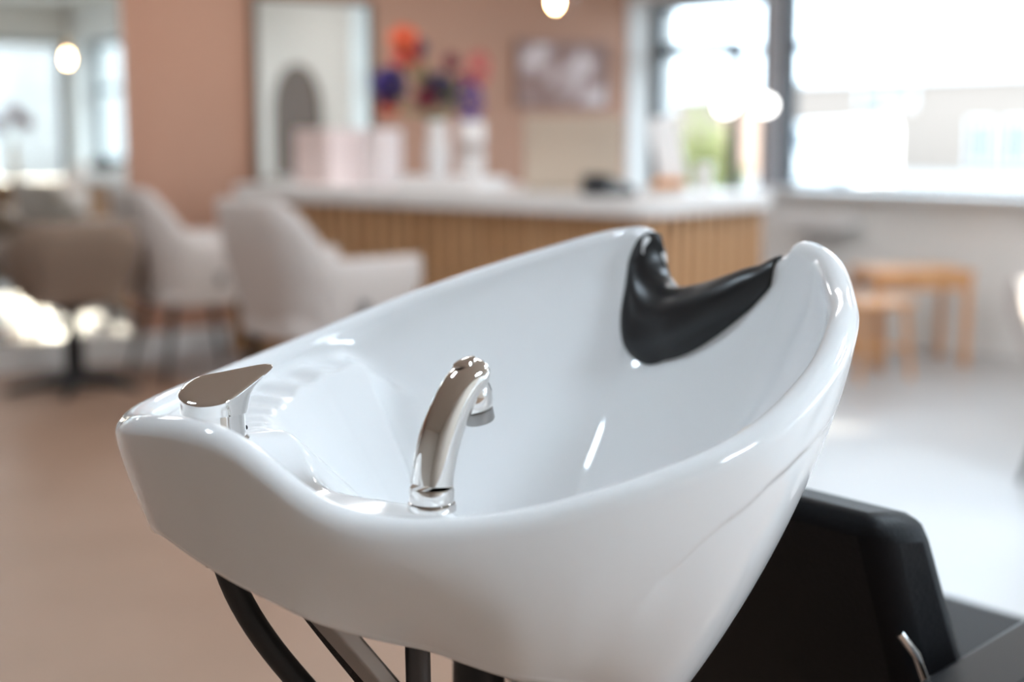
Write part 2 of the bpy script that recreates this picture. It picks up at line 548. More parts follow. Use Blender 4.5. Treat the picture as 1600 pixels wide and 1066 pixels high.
# mixer tap on the rear shelf
MX, MYv, MZ = 0.084, 0.016, .8935
mixer = MB()
mixer.lathe([(.0, -.004), (.0235, -.004), (.0235, .002), (.0215, .004), (.0205, .018), (.0205, .022)], (0, 0, 0), 40)
mixer_o = mixer.build('mixer_body', M['chrome'], basin)
mixer_o.location = (MX, MYv, MZ)
lev = MB()
nseg = 40
prof = []
def lever_top(x):     # sloping curved top, rises towards the tip
    return .030 + .019 * (max(0, x + .0225) / .070) ** 1.1
rings = []
for (zf, grow) in ((0.0, 1.0), (.15, 1.03), (.4, 1.05), (.65, 1.1), (.85, 1.22), (.96, 1.36), (1.0, 1.42)):
    ring = []
    for k in range(nseg):
        t = 2 * PI * k / nseg
        cx, cy = math.cos(t), math.sin(t)
        r = .0225
        x = cx * r; y = cy * r
        tip = max(0, cx) ** 1.5
        ext = (grow - 1) / .42
        x = x * (1 + (.04 + .92 * tip) * ext)
        y = y * (1 + .05 * ext) * (1 - .35 * max(0, cx) * ext)
        zt = .020 + (lever_top(x) + .22 * y - .020) * zf
        ring.append((x, y, zt))
    rings.append(ring)
ring = rings[-1]
for f_ in (.97, .9, .6, .3, .05):
    rings.append([(x * f_ + (1 - f_) * .008, y * f_, lever_top(x * f_) + .22 * y * f_ + (.0016 if f_ < .95 else .001) + .002 * (1 - f_)) for x, y, z in ring])
lev.grid(rings, closed_u=True)
lev.f.append(tuple(range(nseg))); lev.f.append(tuple((len(rings) - 1) * nseg + k for k in range(nseg)))
lever = lev.build('lever', M['chrome'], mixer_o, angle=50)
lever.rotation_euler = (0, 0, math.radians(-4))
dot = MB(); dot.lathe([(0, 0), (.0016, 0), (.0016, .0005), (0, .0005)], n=12)
dd = dot.build('indicator_dot', M['blackmetal'], mixer_o)
dd.location = (.0195, -.008, .008); dd.rotation_euler = (0, PI / 2, 0)

# holder ring for the hand shower
hx, hy, hz = .155, -.138, .8655
hold = MB(); hold.lathe([(.0, 0), (.0155, 0), (.0155, .003), (.0148, .0045), (.0, .0045)], (hx, hy, hz), 40)
hold.build('shower_holder', M['chrome'], basin)

# hoses and stand
def BL(u, v, z):
    return Vector((u, v, z))
def bez(p, n=24):
    p = [Vector(x) for x in p]; out = []
    for i in range(n + 1):
        t = i / n; q = p[:]
        while len(q) > 1: q = [q[k] * (1 - t) + q[k + 1] * t for k in range(len(q) - 1)]
        out.append(q[0])
    return out

# ------------------------------------------------------------------ gel neck rest
neck = thing('neck_rest', 'black rubber gel neck rest draped over the front notch of the white basin', 'neck rest', (BX, BY, 0), BYAW)
i_mid = int(np.argmin(np.abs(RIM[:, 1]) + (RIM[:, 0] < .4) * 10))
span = [i for i in range(i_mid - 120, i_mid + 121) if -.068 < RIM[i % NT][1] < .096 and RIM[i % NT][0] > .5 and RIM[i % NT][2] < 1.004]
span = [i for i in span if True]
def pad_section(i, a0, a1, off, ends, lift=.0018):
    """points over the rim from arclength a0 (negative = outside) to a1 (inside wall), crest = 0"""
    i = i % NT
    C = RIM[i]; n = nrm[i]
    path = [outer_pt(i, q) for q in (.24, .18, .12, .06, 0)]
    for j in range(23, 0, -1):
        th = PI * j / 24
        path.append(np.array([C[0] - n[0] * LIP * math.cos(th), C[1] - n[1] * LIP * math.cos(th), C[2] - LIP + LIP * math.sin(th)]))
    crest = 5 + 11
    rho = 1.0
    for _ in range(120):
        path.append(inner_pt(i, rho)); rho -= .004
    path = np.array(path)
    al = np.concatenate([[0], np.cumsum(np.linalg.norm(np.diff(path, axis=0), axis=1))])
    al -= al[crest]
    N = 30
    ts = np.linspace(a0, a1, N)
    P = np.stack([np.interp(ts, al, path[:, k]) for k in range(3)], 1)
    Q = np.stack([np.interp(ts + .004, al, path[:, k]) for k in range(3)], 1) - np.stack([np.interp(ts - .004, al, path[:, k]) for k in range(3)], 1)
    Q /= np.linalg.norm(Q, axis=1)[:, None]
    top, bot = [], []
    for j in range(N):
        tg = Q[j]
        side = np.array([-n[1], n[0], 0])
        d = np.cross(tg, side); d /= np.linalg.norm(d)
        if d[2] < 0 and abs(d[2]) > .3: d = -d
        if ts[j] > .006 and d[:2].dot(-n) < 0: d = -d
        if ts[j] < -.006 and d[:2].dot(n) < 0: d = -d
        t = j / (N - 1)
        prof_ = (max(0.0, 1 - abs(2 * t - 1) ** 3.0)) ** .6
        top.append(P[j] + d * (lift + off * prof_ * ends)); bot.append(P[j] + d * .0004)
    return top, bot
tops, bots = [], []
sub = span[::2] + ([span[-1]] if span[::2][-1] != span[-1] else [])
for q_, i in enumerate(sub):
    w = 2 * q_ / (len(sub) - 1) - 1          # -1 .. 1 along the pad
    aw = abs(w)
    if RIM[sub[0] % NT][1] > 0: w = -w          # w = +1 at the far arm
    a0 = float(np.interp(w, [-1, -.7, .2, .6, .8, 1], [-.010, -.018, -.020, -.016, -.009, -.004]))
    a1 = .018 + float(np.interp(w, [-1, -.8, -.3, .15, .48, .78, 1], [.010, .020, .030, .036, .052, .072, .066]))
    body = float(np.interp(w, [-1, -.735, -.70, -.4, 0, .5, .72, .76, 1], [.0042, .0048, .0095, .016, .021, .019, .013, .0085, .0080]))
    ends = min(1, (1 - aw) / .03 + .5)
    t_, b_ = pad_section(i, a0, a1, body, ends, float(np.interp(w, [.66, .76, 1], [.0018, .0058, .0070])))
    tops.append(t_); bots.append(b_)
tops = np.array(tops)
for _ in range(4):
    tops[1:-1] = (tops[:-2] + 2 * tops[1:-1] + tops[2:]) / 4
mb = MB()
sec = [list(map(tuple, t)) + list(map(tuple, reversed(b))) for t, b in zip(tops, bots)]
mb.grid(sec, closed_u=True)
L_ = len(sec[0])
mb.f.append(tuple(range(L_))); mb.f.append(tuple((len(sec) - 1) * L_ + k for k in range(L_)))
mb.build('gel_pad', M['rubber'], neck, angle=70)

# ------------------------------------------------------------------ hand shower standing in its holder
shower = thing('hand_shower', 'curved chrome hand shower standing upright at the near corner inside the white basin', 'hand shower',
               (BX, BY, 0), BYAW)
# arc: rises, leans to the bowl centre and bends over
e1 = Vector((1, -.02, 0)).normalized()        # lean direction in basin axes
def sp(a, h): return Vector((hx, hy, hz + .005)) + e1 * a + Vector((0, 0, h))
path = [sp(0, .012), sp(.001, .020), sp(.004, .032), sp(.008, .044), sp(.014, .056), sp(.021, .067), sp(.028, .074), sp(.035, .0765), sp(.0405, .0755)]
def dens(P, k=4):
    P = [Vector(p) for p in P]; out = []
    for i in range(len(P) - 1):
        p0, p1, p2, p3 = P[max(i - 1, 0)], P[i], P[i + 1], P[min(i + 2, len(P) - 1)]
        for j in range(k):
            t = j / k
            out.append(.5 * ((2 * p1) + (-p0 + p2) * t + (2 * p0 - 5 * p1 + 4 * p2 - p3) * t * t + (-p0 + 3 * p1 - 3 * p2 + p3) * t ** 3))
    out.append(P[-1]); return out
pd = dens(path, 5)
N_ = len(pd)
rad = []
for i in range(N_):
    t = i / (N_ - 1)
    r = np.interp(t, [0, .3, .6, .78, .86, .93, .97, 1.0], [.0138, .0136, .0130, .0126, .0124, .0108, .0078, .002])
    rad.append(float(r))
mb = MB(); mb.tube(pd, rad, 32)
mb.build('shower_handle', M['chrome'], shower, angle=60)
mb = MB()
mb.lathe([(.0, 0), (.0138, 0), (.0143, .001), (.0143, .0085), (.0136, .0100), (.0, .0103)], (hx, hy, hz + .0047), 40)
mb.build('collar', M['chrome'], shower, angle=35)
# spray head hanging down under the bend
c0 = sp(.031, .074); ax = (e1 * .25 + Vector((0, 0, -1))).normalized()
mb = MB(); mb.tube([c0, c0 + ax * .008, c0 + ax * .014, c0 + ax * .019, c0 + ax * .0195], [.0105, .0120, .0116, .0100, .0090], 32)
head = mb.build('spray_head', M['chrome'], shower, angle=50)
mb = MB(); mb.tube([c0 + ax * .0195, c0 + ax * .0265, c0 + ax * .0275], [.0102, .0102, .0094], 32)
mb.build('nozzle_ring', M['greymetal'], shower, angle=40)
# thumb button: a rounded oval on top of the bend
mb = MB(); mb.lathe([(0, .0016), (.004, .0015), (.0062, .0008), (.0066, 0), (0, -.001)], n=24, cap=False)
bt = mb.build('button', M['chrome'], shower)
bt.location = sp(.026, .0865); bt.rotation_euler = (0, math.radians(-20), math.atan2(e1.y, e1.x)); bt.scale = (1.3, 1, 1)

# ------------------------------------------------------------------ hoses, stand
def hose(pts, r, m, name, parent, squash=None):
    mb = MB(); mb.tube(bez(pts, 36), r, 16, squash=squash); return mb.build(name, M[m], parent, angle=60)
h1 = hose([(.085, .020, .835), (.090, .010, .74), (.16, -.02, .68), (.26, -.03, .60), (.30, 0, .35)], .0088, 'hose', 'hose', basin)
h2 = hose([(.105, -.015, .835), (.13, -.03, .76), (.19, -.04, .70), (.27, -.05, .62), (.31, -.01, .35)], .0100, 'braid', 'braided_hose', basin, squash=(1, .75))
mb = MB(); mb.tube([(.085, .020, .812), (.086, .019, .806)], .0096, 20); mb.build('hose_clamp', M['greymetal'], h1)
mb = MB()
mb.tube([(.335, .05, .75), (.335, .05, .68), (.335, .05, .60)], [.024, .022, .022], 24)
mb.build('waste_pipe', M['hose'], basin)
mb = MB(); mb.tube([(.172, -.095, .80), (.176, -.095, .60), (.18, -.095, .02)], .0085, 20)
mb.build('support_tube', M['darkmetal'], basin)
mb = MB(); mb.tube([(.42, .08, .74), (.42, .08, .55), (.40, .06, .02)], .018, 20)
mb.build('support_tube', M['darkmetal'], basin)
mb = MB(); mb.box((.14, -.07, .755), (.012, .035, .16), mtx=Matrix.Rotation(math.radians(-38), 4, 'Y'))
mb.build('tilt_bracket', M['greymetal'], basin, smooth=False, bevel=.002)
mb = MB(); mb.box((.30, -.02, .01), (.36, .34, .02)); mb.build('floor_plate', M['blackmetal'], basin, smooth=False, bevel=.004)

# ------------------------------------------------------------------ shampoo chair (client sits with the neck in the basin)
def rounded_slab(c, d, r=.03, seg=4):
    mb = MB(); mb.box(c, d); return mb
wash = thing('wash_chair', 'black leather shampoo chair whose backrest stands under the white basin', 'salon chair', (BX, BY, 0), BYAW)
def prism_yz(mb, poly, y0, y1):
    """poly in (x,z), extruded along y"""
    n = len(poly)
    vs = [(x, y0, z) for x, z in poly] + [(x, y1, z) for x, z in poly]
    fs = [tuple(range(n)), tuple(reversed(range(n, 2 * n)))]
    fs += [(k, n + k, n + (k + 1) % n, (k + 1) % n) for k in range(n)]
    return mb.add(vs, fs)
mb = MB(); prism_yz(mb, [(.545, .802), (.625, .792), (.80, .42), (.70, .40)], -.185, .20)
bk = mb.build('backrest', M['leather'], wash, bevel=.022, angle=50)
mb = MB()
mb.tube([(.585, -.184, .700), (.600, -.190, .680), (.622, -.190, .640)], .0035, 10)
mb.build('chrome_bracket', M['chrome'], wash)
mb = MB(); prism_yz(mb, [(.68, .47), (1.25, .50), (1.25, .37), (.68, .34)], -.24, .24)
mb.build('seat', M['leather'], wash, bevel=.03)
for sy in (-1, 1):
    mb = MB(); prism_yz(mb, [(.585, .665), (.86, .702), (.86, .672), (.585, .635)], sy * .235 - .035, sy * .235 + .035)
    ar = mb.build('armrest', M['blackmetal'], wash, bevel=.008)
    mb = MB(); mb.tube([(.60, sy * .272, .652), (.86, sy * .272, .687)], .003, 8); mb.build('armrest_trim', M['chrome'], ar, smooth=False)
    mb = MB(); mb.box((.76, sy * .235, .325), (.14, .03, .62)); mb.build('side_frame', M['blackmetal'], wash, smooth=False, bevel=.006)
mb = MB(); mb.box((.90, 0, .02), (.60, .56, .04)); mb.build('base', M['blackmetal'], wash, smooth=False, bevel=.006)

# ------------------------------------------------------------------ tub chairs
def tub_shell(w, d, z0, arm, top, th=.05, taper=.80, arm_in=.0):
    """upholstered shell: x forward, y across, open to +x"""
    path = []
    hw, hd = w / 2, d / 2
    rc = .17
    # front right -> back -> front left (plan)
    for k in range(9): path.append((hd - (d - rc) * k / 8.0, hw))
    for k in range(1, 9):
        t = PI / 2 * k / 8; path.append((-hd + rc - rc * math.sin(t), hw - rc + rc * math.cos(t)))
    for k in range(1, 8): path.append((-hd, (hw - rc) * (1 - 2 * k / 8.0)))
    for k in range(0, 9):
        t = PI / 2 * k / 8; path.append((-hd + rc - rc * math.cos(t), -hw + rc - rc * math.sin(t)))
    for k in range(1, 9): path.append((-hd + rc + (d - rc) * k / 8.0, -hw))
    n = len(path)
    def height(x):
        t = np.clip((x + hd * .30) / (-hd * .62), 0, 1)
        t = t * t * (3 - 2 * t) * .35 + t * .65
        return arm + (top - arm) * t
    sec = []
    for i, (x, y) in enumerate(path):
        a = Vector(path[max(i - 1, 0)]); b = Vector(path[min(i + 1, n - 1)])
        t = (b - a).normalized(); nn = Vector((t.y, -t.x))
        if nn.dot(Vector((x + .05, y))) < 0: nn = -nn
        h = height(x)
        back = np.clip(-x / hd, 0, 1)
        s = []
        def P(off, z, k):
            q = Vector((x, y)) * (taper + (1 - taper) * k) - nn * off
            lean = -.05 * back * max(0, (z - .5)) / .4
            return (q.x + lean, q.y, z)
        s.append(P(.02, z0, 0)); s.append(P(0, z0 + .02, .1))
        for k in range(1, 7):
            z = z0 + .02 + (h - .02 - z0 - .02) * k / 6
            s.append(P(0, z, min(1, .1 + 1.2 * (k / 6) ** .8)))
        s.append(P(.012, h - .004, 1)); s.append(P(th / 2, h, 1)); s.append(P(th - .012, h - .004, 1)); s.append(P(th, h - .02, 1))
        for k in range(1, 5):
            z = h - .02 + (z0 + .06 - h + .02) * k / 4
            s.append(P(th, z, 1 - .75 * k / 4))
        sec.append(s)
    mb = MB()
    mb.grid(sec, closed_u=True)
    L = len(sec[0])
    mb.f.append(tuple(range(L))); mb.f.append(tuple((n - 1) * L + k for k in range(L)))
    return mb
def seat_pad(w, d, z0, z1, taper):
    mb = MB()
    def ring(k, z, r=.12):
        a, b = d / 2 * k, w / 2 * k; out = []
        for cx, cy, t0 in ((a - r, b - r, 0), (-a + r, b - r, PI / 2), (-a + r, -b + r, PI), (a - r, -b + r, 3 * PI / 2)):
            for j in range(7):
                t = t0 + PI / 2 * j / 6; out.append((cx + r * math.cos(t), cy + r * math.sin(t), z))
        return out
    rings = [ring(taper * .8, z0), ring(taper * .98, z0 + .02), ring(taper * 1.0, z1 - .02), ring(taper * .93, z1)]
    mb.grid(rings, closed_u=True)
    m = len(rings[0]); mb.f.append(tuple(range(m))); mb.f.append(tuple(3 * m + k for k in range(m)))
    return mb
def make_armchair(label, loc, rz, group, fabric='fabric', legm='blackwood', top=.87, arm=.655):
    t = thing('armchair', label, 'armchair', loc, rz, group)
    sh = tub_shell(.58, .56, .375, arm, top).build('shell', M[fabric], t, angle=60)
    tg = MB(); tg.box((.02, -.2885, .47), (.035, .004, .05)); tg.build('fabric_tag', M['darkmetal'], sh, smooth=False)
    seat_pad(.54, .54, .35, .48, .88).build('seat', M[fabric], t, angle=60)
    for sx in (-1, 1):
        for sy in (-1, 1):
            mb = MB(); mb.tube([(sx * .15, sy * .16, .375), (sx * .23, sy * .235, .0)], [.020, .010], 14)
            mb.build('leg', M[legm], t)
    return t

# ------------------------------------------------------------------ desk
DA = math.radians(50)
desk = thing('reception_desk', 'reception desk with vertical oak slats and a thick white worktop with a rounded corner', 'desk',
             (0.51, 5.30, 0), DA)     # x along the short sunlit end, y along the long front
DL, DW = 2.42, 0.86
def rounded_rect(x0, x1, y0, y1, r, n=8):
    out = []
    for cx, cy, t0 in ((x1 - r, y1 - r, 0), (x0 + r, y1 - r, PI / 2), (x0 + r, y0 + r, PI), (x1 - r, y0 + r, 3 * PI / 2)):
        for j in range(n + 1):
            t = t0 + PI / 2 * j / n; out.append((cx + r * math.cos(t), cy + r * math.sin(t)))
    return out
mb = MB(); mb.prism(rounded_rect(-.05, DW + .04, -.05, DL, .12, 10), .795, .865)
mb.build('worktop', M['worktop'], desk, bevel=.006)
mb = MB(); mb.box((DW / 2, DL / 2, .42), (DW - .02, DL - .02, .75)); mb.build('carcass', M['slatback'], desk, smooth=False)
mb = MB()
pit = .082
def slat_row(mb, n, fixed, axis, length):
    for k in range(n):
        a = pit * (k + .5)
        if a > length: break
        if axis == 'y': mb.box((fixed, a, .42), (.024, .056, .745))
        else: mb.box((a, fixed, .42), (.056, .024, .745))
slat_row(mb, 100, 0.0, 'y', DL); mb.build('front_slats', M['slat'], desk, smooth=False)
mb = MB(); slat_row(mb, 100, 0.0, 'x', DW); mb.build('end_slats', M['slat'], desk, smooth=False)
mb = MB(); slat_row(mb, 100, DL, 'x', DW); mb.build('end_slats', M['slat'], desk, smooth=False)
mb = MB(); mb.box((DW / 2, DL / 2, .0225), (DW - .06, DL - .06, .045)); mb.build('plinth', M['blackmetal'], desk, smooth=False)
WT = .865
def DP(x, y, z=WT):
    return Vector((0.51 + x * math.cos(DA) - y * math.sin(DA), 5.30 + x * math.sin(DA) + y * math.cos(DA), z))

# seats along the desk
arm1 = make_armchair('off-white tub armchair with flat arm, nearest the basin, pulled up to the slatted desk', (-.74, 5.33, 0), math.radians(42), 'armchairs at the desk')
arm2 = dup(arm1, (-1.45, 6.43, 0), math.radians(34), 'off-white tub armchair on black legs at the far left end of the desk')
arm3 = dup(arm1, (1.92, 4.28, 0), math.radians(200), 'cream chair at the right edge of the picture, one dark slanting leg showing', None)
if 'group' in arm3: del arm3['group']

# styling chair on a black pedestal in front of the tall mirror
sty = thing('styling_chair', 'taupe tub styling chair on a black pedestal and star foot before the tall mirror', 'styling chair', (-1.90, 6.10, 0), math.radians(118))
tub_shell(.56, .52, .40, .66, .74, taper=.72).build('shell', M['fabric2'], sty, angle=60)
seat_pad(.50, .50, .38, .50, .84).build('seat', M['fabric2'], sty, angle=60)
mb = MB(); mb.lathe([(.0, .39), (.09, .385), (.085, .36), (.04, .34), (.028, .33), (.028, .24), (.042, .235), (.042, .07), (.06, .05), (.0, .05)], n=24, cap=False)
mb.build('pedestal', M['blackmetal'], sty)
mb = MB()
for k in range(5):
    t = 2 * PI * k / 5 + .3
    mb.tube([(0, 0, .055), (.14 * math.cos(t), .14 * math.sin(t), .04), (.27 * math.cos(t), .27 * math.sin(t), .018), (.285 * math.cos(t), .285 * math.sin(t), .012)], [.03, .022, .016, .010], 12)
mb.build('star_foot', M['blackmetal'], sty)

# ------------------------------------------------------------------ things on the desk
def on_desk(name, label, cat, x, y, rz=0, group=None):
    return thing(name, label, cat, DP(x, y), DA + rz, group)
white = mat('matte_white', (.80, .78, .77), .45)
blush = mat('blush_card', (.86, .72, .69), .6)
palepink = mat('pale_pink_card', (.88, .80, .80), .5)
# open product display
t = on_desk('product_display', 'blush-pink card display box with small products in its open front, left end of the desk', 'display box', .28, 2.04, PI / 2 - .25)
mb = MB()
mb.box((0, 0, .01), (.34, .20, .02)); mb.box((0, .09, .13), (.34, .012, .26)); mb.box((-.165, 0, .13), (.012, .19, .26)); mb.box((.165, 0, .13), (.012, .19, .26))
mb.box((0, -.09, .07), (.34, .012, .13)); mb.box((0, 0, .25), (.34, .19, .012))
mb.build('case', blush, t, smooth=False, bevel=.002)
for k in range(5):
    mb = MB(); mb.lathe([(.0, 0), (.016, 0), (.016, .06), (.007, .07), (.007, .085), (0, .085)], (0, 0, 0), 16, cap=False)
    o = mb.build('product_bottle', mat('amber_bottle_%d' % k, [(.55, .28, .12), (.6, .5, .45), (.5, .22, .14), (.45, .4, .38), (.65, .35, .15)][k], .35), None)
    o.location = t.matrix_basis @ Vector((-.11 + .055 * k, -.045, .0205)); o.name = 'product_bottle'
    tag(o, ['amber bottle at the left of the row in the pink display', 'grey-beige bottle second from left in the pink display', 'rust bottle in the middle of the pink display row', 'grey bottle second from right in the pink display', 'orange bottle at the right of the row in the pink display'][k], 'bottle', 'bottles in the pink display')
t = on_desk('product_box', 'tall pale pink carton standing right of the blush display box', 'box', .25, 1.645, PI / 2 - .25)
mb = MB(); mb.box((0, 0, .13), (.14, .12, .26)); mb.build('carton', palepink, t, smooth=False, bevel=.003)
mb = MB(); mb.box((.10, .0, .185), (.13, .06, .012), mtx=Matrix.Rotation(math.radians(38), 4, 'Y')); mb.build('open_flap', palepink, t, smooth=False, bevel=.002)
# low white tray
t = on_desk('tray', 'low white tray box lying under the vases on the desk', 'tray', .26, 1.235, PI / 2)
mb = MB(); mb.prism(rounded_rect(-.24, .24, -.11, .11, .015), 0, .052); tr_o = mb.build('tray_body', white, t, bevel=.004)
# vases
vz = on_desk('vase', 'slender white fluted vase holding the bouquet on the desk', 'vase', .33, 1.378)
mb = MB(); mb.lathe([(0, 0), (.040, 0), (.048, .02), (.052, .09), (.046, .16), (.040, .20), (.046, .23), (.049, .245), (.044, .245), (.036, .20), (.042, .15), (.046, .09), (.04, .03), (0, .02)], n=28, cap=False)
vz.location.z = WT + .052
mb.build('vase_body', white, vz, angle=60)
vz2 = on_desk('canister', 'white cylindrical canister with a band right of the flower vase', 'canister', .31, 1.155)
vz2.location.z = WT + .052
mb = MB(); mb.lathe([(0, 0), (.052, 0), (.055, .005), (.055, .235), (.052, .24), (0, .24)], n=28, cap=False); mb.build('body', white, vz2, angle=50)
mb = MB(); mb.lathe([(.0556, .10), (.0562, .10), (.0562, .15), (.0556, .15)], n=28, cap=False); mb.build('label_band', mat('grey_band', (.45, .4, .38), .5), vz2)
# cut flowers, each a stem of its own
random.seed(4)
petal = {}
def pm(c):
    if c not in petal: petal[c] = mat('petals_%d' % len(petal), c, .6, noise=(tuple(x * .75 for x in c), 30, 2), sheen=.2)
    return petal[c]
stem_m = mat('flower_stem_green', (.12, .17, .05), .6)
def flower(label, px, py, size, col, kind):
    # px,py are metres right / up of the vase mouth as seen from the basin
    base = vz.location + Vector((0, 0, .03))
    tip = vz.location + Vector((px, random.uniform(-.05, .05), .24 + py))
    t = thing('cut_flower', label, 'flower', base, 0, 'cut flowers in the vase')
    rel = tip - base
    mouth = Vector((max(-.02, min(.02, px * .12)), 0, .205))
    mb = MB(); mb.tube(dens([Vector((0, 0, 0)), mouth, mouth.lerp(rel, .55) + Vector((0, 0, .02)), rel], 5), .0035, 8)
    mb.build('stem', stem_m, t)
    mb = MB()
    npet = {'poppy': 8, 'ball': 60, 'spray': 34}[kind]
    for k in range(npet):
        th = k * 2.39996; z = 1 - 2 * (k + .5) / npet
        if kind == 'poppy': z = .35
        r = math.sqrt(max(0, 1 - z * z))
        d = Vector((r * math.cos(th), r * math.sin(th), z if kind != 'spray' else z * 1.8))
        c = rel + d * size * .45
        u = d.normalized(); s1 = u.orthogonal().normalized(); s2 = u.cross(s1)
        L = size * (.7 if kind != 'poppy' else .9); W = size * (.22 if kind != 'poppy' else .5)
        q = [c - s1 * W * .3, c + u * L * .35 - s1 * W, c + u * L * .6, c + u * L * .35 + s1 * W, c + s1 * W * .3, c + u * L * .25 + s2 * W * .25]
        mb.add(q, [(0, 1, 5), (1, 2, 5), (2, 3, 5), (3, 4, 5), (4, 0, 5)])
    mb.lathe([(0, -size * .35), (size * .35, -size * .2), (size * .4, 0), (size * .3, size * .25), (0, size * .35)], rel, 12, cap=False)
    mb.build('flower_head', pm(col), t, smooth=False)
    mb = MB()
    mid = mouth.lerp(rel, .5)
    for k in range(5):
        th = random.random() * 6.28; d = Vector((math.cos(th), math.sin(th), .4)) * .075
        sd = Vector((-math.sin(th), math.cos(th), 0)) * .022
        p = mid + (rel - mid) * (k * .2)
        mb.add([p, p + d * .5 + sd, p + d, p + d * .5 - sd], [(0, 1, 2, 3)])
    mb.build('leaf', M['leaf'], t, smooth=False)
OR, RO, NA, BL_, DR_, CR, VI, PK = (.85, .16, .05), (.75, .06, .05), (.03, .02, .11), (.04, .015, .21), (.22, .01, .05), (.35, .01, .07), (.09, .03, .27), (.55, .10, .10)
flower('orange-red bloom at the top of the bouquet', -.145, .355, 0.078, OR, 'ball')
flower('small navy bloom just right of the top orange one', -.085, .325, 0.054, NA, 'ball')
flower('coral red bloom below the top orange one', -.140, .255, 0.071, RO, 'poppy')
flower('large deep blue bloom at the left of the bouquet', -.215, .165, 0.099, BL_, 'ball')
flower('dark crimson bloom under the left blue one', -.235, .085, 0.063, DR_, 'spray')
flower('small orange bloom at the lower left of the bouquet', -.215, .04, 0.051, OR, 'poppy')
flower('round violet-blue bloom in the middle of the bouquet', .005, .145, 0.093, BL_, 'ball')
flower('crimson bloom tucked left of the middle blue one', -.05, .105, 0.069, CR, 'ball')
flower('dark burgundy bud right of centre near the top', .065, .26, 0.048, DR_, 'ball')
flower('burgundy spray reaching to the upper right', .185, .235, 0.069, PK, 'spray')
flower('violet bloom at the right side of the bouquet', .145, .085, 0.084, VI, 'spray')
flower('small rust bud among the leaves at the right', .125, .185, 0.045, CR, 'poppy')

# laptop seen from behind
alu = mat('champagne_aluminium', (.62, .52, .42), .42, .35)
lap = on_desk('laptop', 'champagne-coloured laptop seen from behind, lid raised, on the desk', 'laptop', .30, .20, 0)
lap.rotation_euler = (0, 0, math.radians(-4))
lap.location = DP(.30, .587)
mb = MB(); mb.prism(rounded_rect(-.20, .20, 0, .26, .012), 0.002, .018); mb.build('keyboard_base', alu, lap, bevel=.002)
lid = MB(); lid.prism(rounded_rect(-.20, .20, 0, .30, .014), 0, .008)
lo = lid.build('lid', alu, lap, bevel=.002)
lo.location = (0, -.005, .014); lo.rotation_euler = (math.radians(102), 0, 0)
mb = MB(); mb.prism(rounded_rect(-.188, .188, .014, .288, .006), -.0012, .0); mb.build('screen', M['leather'], lo, smooth=False)
# white customer display beside the laptop
t = on_desk('display_stand', 'slim white display leaning just right of the laptop lid', 'display', .50, .08, 0)
t.location = DP(.66, .36) ; t.rotation_euler = (0, 0, math.radians(20))
mb = MB(); mb.box((0, 0, .006), (.14, .12, .012)); mb.build('foot', white, t, smooth=False, bevel=.002)
mb = MB(); mb.box((0, .0, .16), (.13, .014, .30), mtx=Matrix.Rotation(math.radians(-14), 4, 'Y')); mb.build('panel', white, t, smooth=False, bevel=.003)
# card terminal
t = on_desk('card_terminal', 'black card payment terminal in front of the laptop corner', 'card reader', .05, .02, 0)
t.location = DP(.08, .246); t.rotation_euler = (0, 0, math.radians(10))
mb = MB(); prism_yz(mb, [(-.10, 0), (.10, 0), (.10, .03), (.04, .055), (-.02, .085), (-.10, .085)], -.045, .045); mb.build('housing', M['blackmetal'], t, bevel=.008)
mb = MB(); mb.box((.02, -.048, .04), (.06, .006, .035)); mb.build('screen', mat('dim_screen', (.25, .27, .28), .3), t, smooth=False)
# bottle behind laptop
t = on_desk('bottle', 'brown pump bottle half hidden behind the white display', 'bottle', .60, .18)
t.location = DP(.76, .44)
mb = MB(); mb.lathe([(0, 0), (.035, 0), (.037, .01), (.037, .15), (.015, .18), (.013, .20), (0, .20)], n=20, cap=False); mb.build('body', mat('brown_plastic', (.40, .20, .13), .4), t, angle=50)
mb = MB(); mb.lathe([(0, .20), (.012, .20), (.012, .225), (.004, .23), (.004, .26), (0, .26)], n=14, cap=False); mb.box((-.015, 0, .26), (.045, .012, .01)); mb.build('pump', white, t, smooth=False)
# orange bread on a dish
t = on_desk('dish', 'small white dish with orange pastry near the right end of the desk', 'dish', .5, .0)
t.location = DP(.62, .33)
mb = MB(); mb.lathe([(0, 0), (.05, 0), (.08, .018), (.077, .018), (.048, .005), (0, .005)], n=24, cap=False); mb.build('dish_body', white, t)
for k, (a, b, lab) in enumerate([(-.025, .0, 'orange crescent pastry on the left of the white dish'), (.03, .01, 'orange crescent pastry on the right of the white dish')]):
    mb = MB()
    cp = [Vector((.035 * math.cos(u), .035 * math.sin(u), 0)) for u in np.linspace(-.2, PI + .2, 12)]
    mb.tube(cp, [.006 + .016 * math.sin(PI * i / 11) for i in range(12)], 12)
    o = mb.build('pastry', mat('orange_crust_%d' % k, (.75, .33, .08), .6), None)
    o.location = t.location + Vector((a, b, .026 + .003)); tag(o, lab, 'pastry', 'pastries on the dish')
t = on_desk('cup', 'white takeaway cup with lid at the right end of the desk', 'cup', .7, .0)
t.location = DP(.72, .22)
mb = MB(); mb.lathe([(0, 0), (.028, 0), (.037, .10), (0, .10)], n=24, cap=False); mb.build('body', white, t, angle=50)
mb = MB(); mb.lathe([(0, .10), (.039, .10), (.039, .108), (.033, .118), (0, .118)], n=24, cap=False); mb.build('lid', white, t, angle=50)

